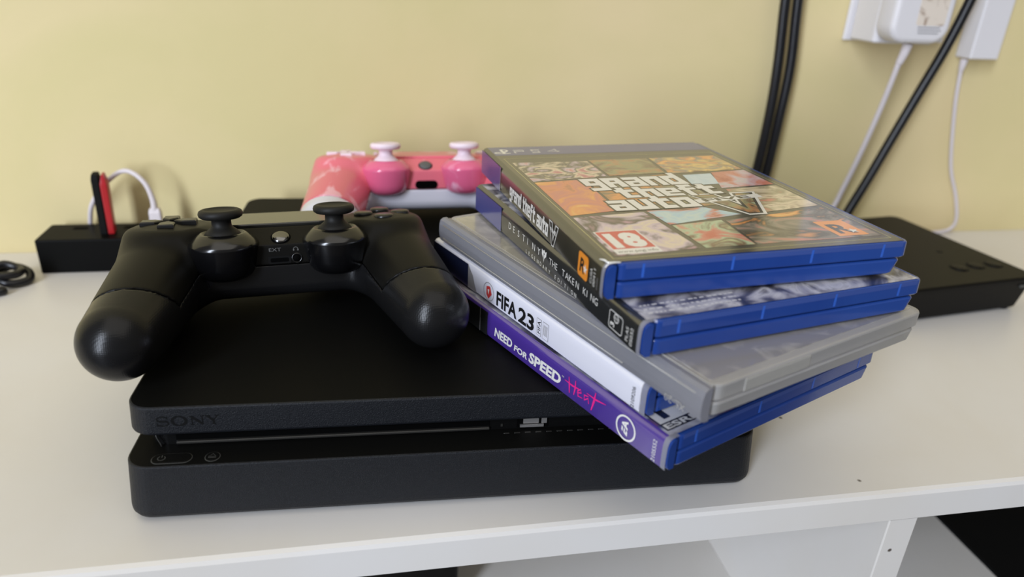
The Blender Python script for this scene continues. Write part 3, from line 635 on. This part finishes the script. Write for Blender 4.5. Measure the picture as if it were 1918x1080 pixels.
def star(pr, cx, cy, r, m, h): pr.poly([(cx + (r if i % 2 == 0 else r * .42) * math.sin(math.pi * i / 5), cy + (r if i % 2 == 0 else r * .42) * math.cos(math.pi * i / 5)) for i in range(10)], m, h)
star(p, -17.2, 5.6, 2.0, 'w', .12)
p.text('CUSA', -10.6, 2.6, 1.9, 'w', .09, width=6.0, rot=90); p.text('00411', -7.7, 2.4, 1.9, 'w', .09, width=7.0, rot=90); p.text('3MMMM', -5.2, 2.4, .9, 'grey_ink', .09, width=4.6, rot=90)
b.build('spine_print', sp)
# front: band, frame line and picture panels (plain generic patches), then the lettering
q.rect(2.9, 152, 132.2, 169.8, 'band', .02); console_logo(q, 6, 155.5, 9.5, 'w')
q.stroke([(5.4, 145.5), (5.4, 5.4), (129, 5.4), (129, 145.5)], .35, 'cream', .03, True)
o_, y_, pk, br, mt, sk, dk, lv, cr = rgb(232, 150, 70), rgb(238, 196, 110), rgb(206, 120, 106), rgb(110, 74, 52), rgb(176, 196, 160), rgb(170, 204, 222), rgb(46, 42, 34), rgb(206, 184, 198), rgb(226, 208, 180)
PANELS = [
 ([(7.5, 137), (48.6, 135.6), (47.4, 106.6), (7.5, 102.6)], [pk, lv, dk, cr, rgb(190, 110, 120)], 42, (1, 1.4, 1)),
 ([(50, 137), (84.2, 137.4), (80.6, 108.6), (49.2, 107.2)], [mt, br, rgb(140, 140, 96), rgb(178, 120, 70), dk], 40, (1, 1, 1)),
 ([(86, 137.4), (127, 138.4), (127, 110), (82.4, 106.8)], [y_, o_, rgb(120, 120, 116), y_, br], 45, (1, 1.6, 1)),
 ([(7.5, 101), (33, 103), (30.4, 56), (7.2, 52.4)], [y_, o_, pk, rgb(222, 130, 84), br], 34, (1.2, .8, 1)),
 ([(7.3, 50), (40.6, 52.2), (43, 9), (7.2, 7.4)], [lv, cr, lv, dk, rgb(196, 150, 170)], 38, (1, 1, 1)),
 ([(42.5, 53.4), (71, 54.2), (83, 42.6), (44.2, 35.4)], [sk, rgb(196, 216, 214), sk, pk, dk], 40, (.8, 1.6, 1)),
 ([(44.6, 34.4), (69.4, 37.2), (67.2, 9), (45.4, 8.8)], [rgb(200, 90, 70), pk, mt, br, rgb(190, 200, 150)], 44, (1, 1, 1)),
 ([(71, 36.6), (126.4, 45), (127, 8.4), (68.4, 9)], [y_, o_, dk, rgb(130, 120, 110), pk], 36, (.8, 1.5, 1)),
 ([(88, 103.6), (104.6, 104.4), (99.4, 86.6), (84, 86.0)], [sk, rgb(206, 222, 232), sk], 40, (1, 1, 1)),
 ([(106, 106), (127, 108.4), (127, 82), (96, 79.6)], [rgb(178, 70, 54), pk, lv, rgb(180, 186, 176)], 40, (1, 1, 1)),
 ([(97, 77.6), (127, 80), (127, 48), (88, 42.4)], [rgb(132, 110, 84), pk, rgb(150, 140, 110), cr, br], 38, (.8, 1.5, 1)),
 ([(34, 102), (84, 106), (82, 56), (32, 56)], [rgb(150, 116, 74), o_, rgb(112, 98, 70), rgb(170, 168, 130)], 30, (1, 1, 1)),
]
for i, (pts, stops, sc_, st) in enumerate(PANELS):
    nm = 'collage_print_%d' % i; M[nm] = art(nm, stops, sc_, 1.8, 2.0 + i * 1.7, stretch=st)
    q.poly(pts[::-1], nm, .025 if i == 11 else .04)
for gw, mm_, hh in ((.9, 'k', .07), (0, 'w', .10)):
    block(q, 'gRand', 30.6, 88.4, 53.0, 15.0, mm_, hh, gw); block(q, 'theft', 40.6, 71.8, 52.4, 12.0, mm_, hh, gw); block(q, 'auto', 29.4, 55.4, 42.0, 13.6, mm_, hh, gw)
VV = [(74, 71), (86, 71), (90.6, 54), (96, 71), (107, 71), (94, 42.5), (87, 42.5)]
q.poly([(72.6, 72.2), (87, 72.2), (90.6, 58), (95, 72.2), (109, 72.2), (95, 41), (86, 41)], 'w', .07); q.poly(VV, 'k', .08)
q.poly([(76, 70), (85, 70), (90.6, 49), (97, 70), (105, 70), (93, 43.5), (88, 43.5)], 'collage_print_1', .09); q.poly([(72, 59.5), (108, 63.5), (108, 68.5), (72, 64.5)], 'w', .10); q.text('FIVE', 76, 60.9, 3.6, 'k', .12, width=26, bold=.03, rot=6)
q.poly([(108.2, 10.6), (122.8, 10.6), (122.8, 28), (108.2, 28)], 'gold', .06); q.text('R', 110.8, 13.6, 10.5, 'k', .08, bold=.03); star(q, 118.8, 15.6, 2.6, 'w', .09)
q.rect(8.6, 8.6, 27.2, 32.4, 'w', .08); q.rect(9.2, 13.6, 26.6, 31.8, 'r18', .1); q.text('18', 11.0, 15.6, 13.6, 'w', .12, width=14.2, bold=.06); q.text('www.pegi.info', 9.6, 10.0, 2.2, 'k', .1, width=16.6)
c.build('cover_print', fc)
# worn white film nicks at the corner
b = MB(); tube(b, [(.4, 6.4, 14.2), (1.4, 4.2, 14.6), (2.2, 2.6, 14.3), (4.6, 1.6, 14.7)], [.15, .4, .3, .2], 'w', 6, 4); tube(b, [(.5, 1.3, 13), (1.6, 1.2, 14.3), (3.6, 1.2, 14.7), (6.5, 1.3, 14.6)], .22, 'w', 6, 4); b.build('torn_film', t)

# ------------------------------------------------------------------ things along the wall
# long black hub on the left
hub = thing('usb_hub', 'long black multi-port hub bar on the white shelf, left of the console', 'usb hub', (-142, 220.5, 0), R_(.3))
b = MB(); slab(b, 0, 138, 0, 33.5, 2, [(0, .6), (.6, 0), (24.0, 0), (24.7, .4), (25, 1.1)], 'hub', n=4); b.build('casing', hub)
for x in (23, 57, 89): 
    b = MB(); slab(b, x - 5.5, x + 5.5, 21, 26.5, .6, [(24.9, 0), (25.06, 0)], 'engrave', n=2); po = b.build('port', hub)
    b = MB(); box(b, x - 4.6, x + 4.6, 21.6, 25.8, 25.0, 25.12, 'hole'); b.build('socket', po)
b = MB(); lathe(b, [(1.2, 24.9), (1.2, 25.3), (.6, 25.6), (.05, 25.65)], 'led', (86, 30.5, 0), 16); b.build('indicator_lamp', hub)
# flash drive standing in the hub
fd = thing('flash_drive', 'black and red flash drive standing in the black hub bar', 'flash drive', (-97.5, 235, 25.2), R_(8))
ta = Matrix.Rotation(R_(1.0), 4, 'Y')
b = MB(); slab(b, -5.2, -.05, -5, 5, .8, [(0, .3), (33, 0), (40.0, 0), (43.5, .8)], 'black', n=3, M4=ta); b.build('case_half', fd)
b = MB(); slab(b, .05, 4.6, -5.4, 4.6, .8, [(.3, .3), (33, 0), (36.5, 0), (43.2, 1.6)], 'red', n=3, M4=ta); b.build('case_half', fd)['label'] = 'red half'
b = MB(); slab(b, -4, 4, -2.2, 2.2, .4, [(-.1, 0), (.6, 0)], 'metal', n=2, M4=ta); b.build('connector', fd)
uc = thing('usb_cable', 'white cable plugged into the black hub bar, arching to the left', 'cable', (-65.4, 238, 25.1))
b = MB(); slab(b, -4.2, 4.2, -2.6, 2.6, 1.2, [(0, 0), (13.5, 0), (16.5, .9)], 'cable_white', n=4); b.build('plug', uc)
b = MB(); tube(b, [(0, 0, 15.5), (-.4, .2, 24), (-3.4, 1, 34), (-10, 3, 41), (-18, 6, 42.6), (-27, 9, 37.5), (-38, 12, 27), (-46.5, 14.5, 14.5), (-50.5, 17.5, 3), (-52.5, 19.5, -8), (-53.5, 19.8, -22.6)], [2.4, 2.0, 1.8] + [1.7] * 8, 'cable_white', 10); b.build('cord', uc)
# black set-top box on the right
stb = thing('set_top_box', 'matte black set-top box lying on the white shelf, right of the case stack', 'set-top box', (431.5, 80.5, 0), R_(7.5))
b = MB(); slab(b, 0, 128, 0, 136, 9, [(1.6, 6.5), (3, 5), (24, .4), (26.6, 0), (27.7, .4), (28.2, 1.4)], 'box_black', n=8); b.build('casing', stb)
for x, y in ((-.5, 0), (16, .8), (32.5, 0)):
    b = MB(); lathe(b, [(6.6, 28.1), (6.6, 28.25), (5.6, 28.25)], 'black', (80 + x, 25 + y, 0), 24); bt = b.build('button', stb)
    b = MB(); lathe(b, [(5.4, 28.1), (5.2, 28.7), (3, 28.9), (.1, 28.95)], 'box_black', (80 + x, 25 + y, 0), 24); b.build('button_cap', bt)
b = MB(); lathe(b, [(2.4, 28.15), (2.3, 28.3), (.1, 28.35)], 'black', (93, 55, 0), 20); b.build('indicator_lamp', stb)
b = MB(); box(b, 112, 122, -.15, .8, 20.6, 22.4, 'symbol'); b.build('display_window', stb)
for x in (12, 116):
    for y in (12, 124): lathe(MB(), [(5, 0), (5, 1.8)], 'black', (x, y, 0), 16).build('foot', stb)
# socket plate, adapters and cords on the wall
sk_ = thing('wall_socket', 'white socket block with a thin plate on the yellow wall, behind the stickered charger', 'socket', (500, YW - .2, 171))
b = MB(); slab(b, -30, 62, -3.6, 0, 1.5, [(-.8, 0), (80, 0)], 'adapter', n=3); b.build('plate', sk_)
b = MB(); slab(b, -26.5, 26, -37, -3.7, 4, [(.2, 1.2), (1.4, 0), (80, 0)], 'adapter', n=5); b.build('socket_block', sk_)
ch = thing('plug_charger', 'rounded white charger with a worn brown-printed sticker, plugged into the socket block', 'charger', (494, 214, 173.4))
b = MB(); slab(b, -24, 25.5, 0, 70, 13, edge(0, 21, 4, 4), 'adapter', n=8, smooth=True, M4=Matrix(((1, 0, 0, 0), (0, 0, -1, 10.6), (0, 1, 0, 0), (0, 0, 0, 1)))); b.build('charger_body', ch)
b = MB(); slab(b, -5, 19, 13, 60, 2, [(20.95, 0), (21.12, .05)], 'sticker', n=3, M4=Matrix(((1, 0, 0, 0), (0, 0, -1, 10.6), (0, 1, 0, 0), (0, 0, 0, 1)))); st_ = b.build('sticker', ch)
b = MB(); p = Print(b, (0, -10.6, 0), (1, 0, 0), (0, 0, 1))
random.seed(9)
for yy in (7.4, 9.4, 11.4): p.rect(-3 + random.uniform(0, 2), yy, 14 + random.uniform(0, 4), yy + .7, 'grey_ink', .05)
b.build('fine_print', ch)
c1 = thing('charger_cord', 'white cord hanging from the stickered charger down behind the case stack', 'cord', (494.8, 214, 173.3))
b = MB(); tube(b, [(0, 0, -1), (-.4, 1, -8), (-1.2, 3, -16)], [3.9, 3.4, 2.6], 'cable_white', 12); b.build('strain_relief', c1)
b = MB(); tube(b, [(-1.2, 3, -15), (1.5, 14, -52), (.6, 24, -93), (-2, 31.5, -125), (-6, 33.5, -143), (-16, 34.5, -160), (-30, 34, -169), (-60, 32, -171.1), (-90, 30, -171.1)], 2.15, 'cable_white', 12); b.build('cord', c1)
pa = thing('power_adapter', 'plain white rectangular power adapter on the yellow wall, near the right edge', 'power adapter', (593.7, YW - .2, 159.2))
b = MB(); slab(b, -13.7, 13.7, -17.8, 0, 1.6, [(0, .8), (.8, 0), (80, 0)], 'adapter', n=4); b.build('adapter_body', pa)
c2 = thing('adapter_cord', 'thin white cord hanging from the plain power adapter down to the shelf', 'cord', (577.6 + 7, 252.5, 159.1))
b = MB(); tube(b, [(-2.2, 0, -1), (-2.2, .2, -6), (-2, .6, -11)], [3.2, 2.8, 1.8], 'cable_white', 12); b.build('strain_relief', c2)
b = MB(); tube(b, [(-2, .6, -10), (3, 1, -40), (18, 2.5, -92), (34, 3.2, -122), (42, 3, -144), (40, 4, -154), (28, 4.5, -157.4), (0, 4, -157.4), (-40, 3, -157.4)], 1.6, 'cable_white', 10); b.build('cord', c2)
bc = tube(MB(), [(568, 222, 300), (558, 227, 245), (553, 231, 204), (545.5, 234, 168), (534.7, 236, 134), (518.5, 236, 90), (507, 236, 58), (497, 236, 33), (488, 234, 14), (474, 230, 5), (440, 228, 4.1), (400, 226, 4.1)], 4.0, 'cable_black', 14).build('mains_cable')
tag(bc, 'thick black cord slanting in front of the wall between the two white adapters', 'cord')
for i, lab in enumerate(('left one of the paired black cords against the yellow wall', 'right one of the paired black cords against the yellow wall')):
    o_x = 8.6 * i - 5; by = 1.5 * i
    pts = [(410 + o_x, 249 - by, 300), (410.5 + o_x + .8 * i, 249 - by, 240), (411.6 + o_x + 1.2 * i, 249 - by, 198), (415.6 + o_x + 1.6 * i, 249 - by, 150), (416.6 + o_x, 249 - by, 110), (414.6 + o_x, 249 - by, 64), (411 + o_x, 250 - by, 25), (406 + o_x, 251 - by * 2, 8), (396 + o_x * .6, 244 - 8 * i, 4.05), (360, 247 - 9.5 * i, 4.05)]
    o = tube(MB(), pts, 3.9, 'cable_black', 14).build('black_cable'); tag(o, lab, 'cable', 'paired black cords on the wall')
# crumpled black lead at the left edge
b = MB(); random.seed(3)
pts = [(-225, 196, 2.8), (-195, 205, 2.8), (-172, 210, 3.5), (-158, 216, 8), (-146, 212, 6), (-143, 203, 3), (-153, 196, 4), (-166, 204, 9), (-160, 212, 11.5), (-150, 210, 8.5), (-148, 201, 8.6), (-158, 195, 9.5), (-172, 200, 8), (-176, 192, 3.2), (-160, 188, 2.8), (-152, 186, 2.8), (-170, 180, 2.8), (-215, 176, 2.8)]
tube(b, pts, 2.7, 'cable_black', 10); o = b.build('lead'); tag(o, 'crumpled black lead on the white shelf at the left edge', 'cable')

# ------------------------------------------------------------------ under the shelf
o = thing('dark_fill_box', 'added black box filling the dark space below the shelf, at the right', 'box', (523, -66, -640))  # made-up box; its black stands in for the dark space under the shelf
b = MB(); slab(b, 0, 330, 0, 320, 3, [(0, 0), (466, 0), (468, 2)], 'black', n=3); b.build('box_body', o)
b = MB(); slab(b, -1, 331, -1, 321, 3, [(440, 0), (470, 0), (471, 1)], 'black', n=3); b.build('lid', o)
o = thing('media_player', 'black box on the lower board under the shelf front edge', 'box', (30, 40, -170))
b = MB(); slab(b, 0, 106, 0, 150, 4, [(2, 1), (60, 0), (62, 1.2)], 'box_black', n=4); b.build('casing', o)
for x in (10, 96):
    for y in (10, 140): lathe(MB(), [(4, 0), (4, 2.2)], 'black', (x, y, 0), 12).build('foot', o)
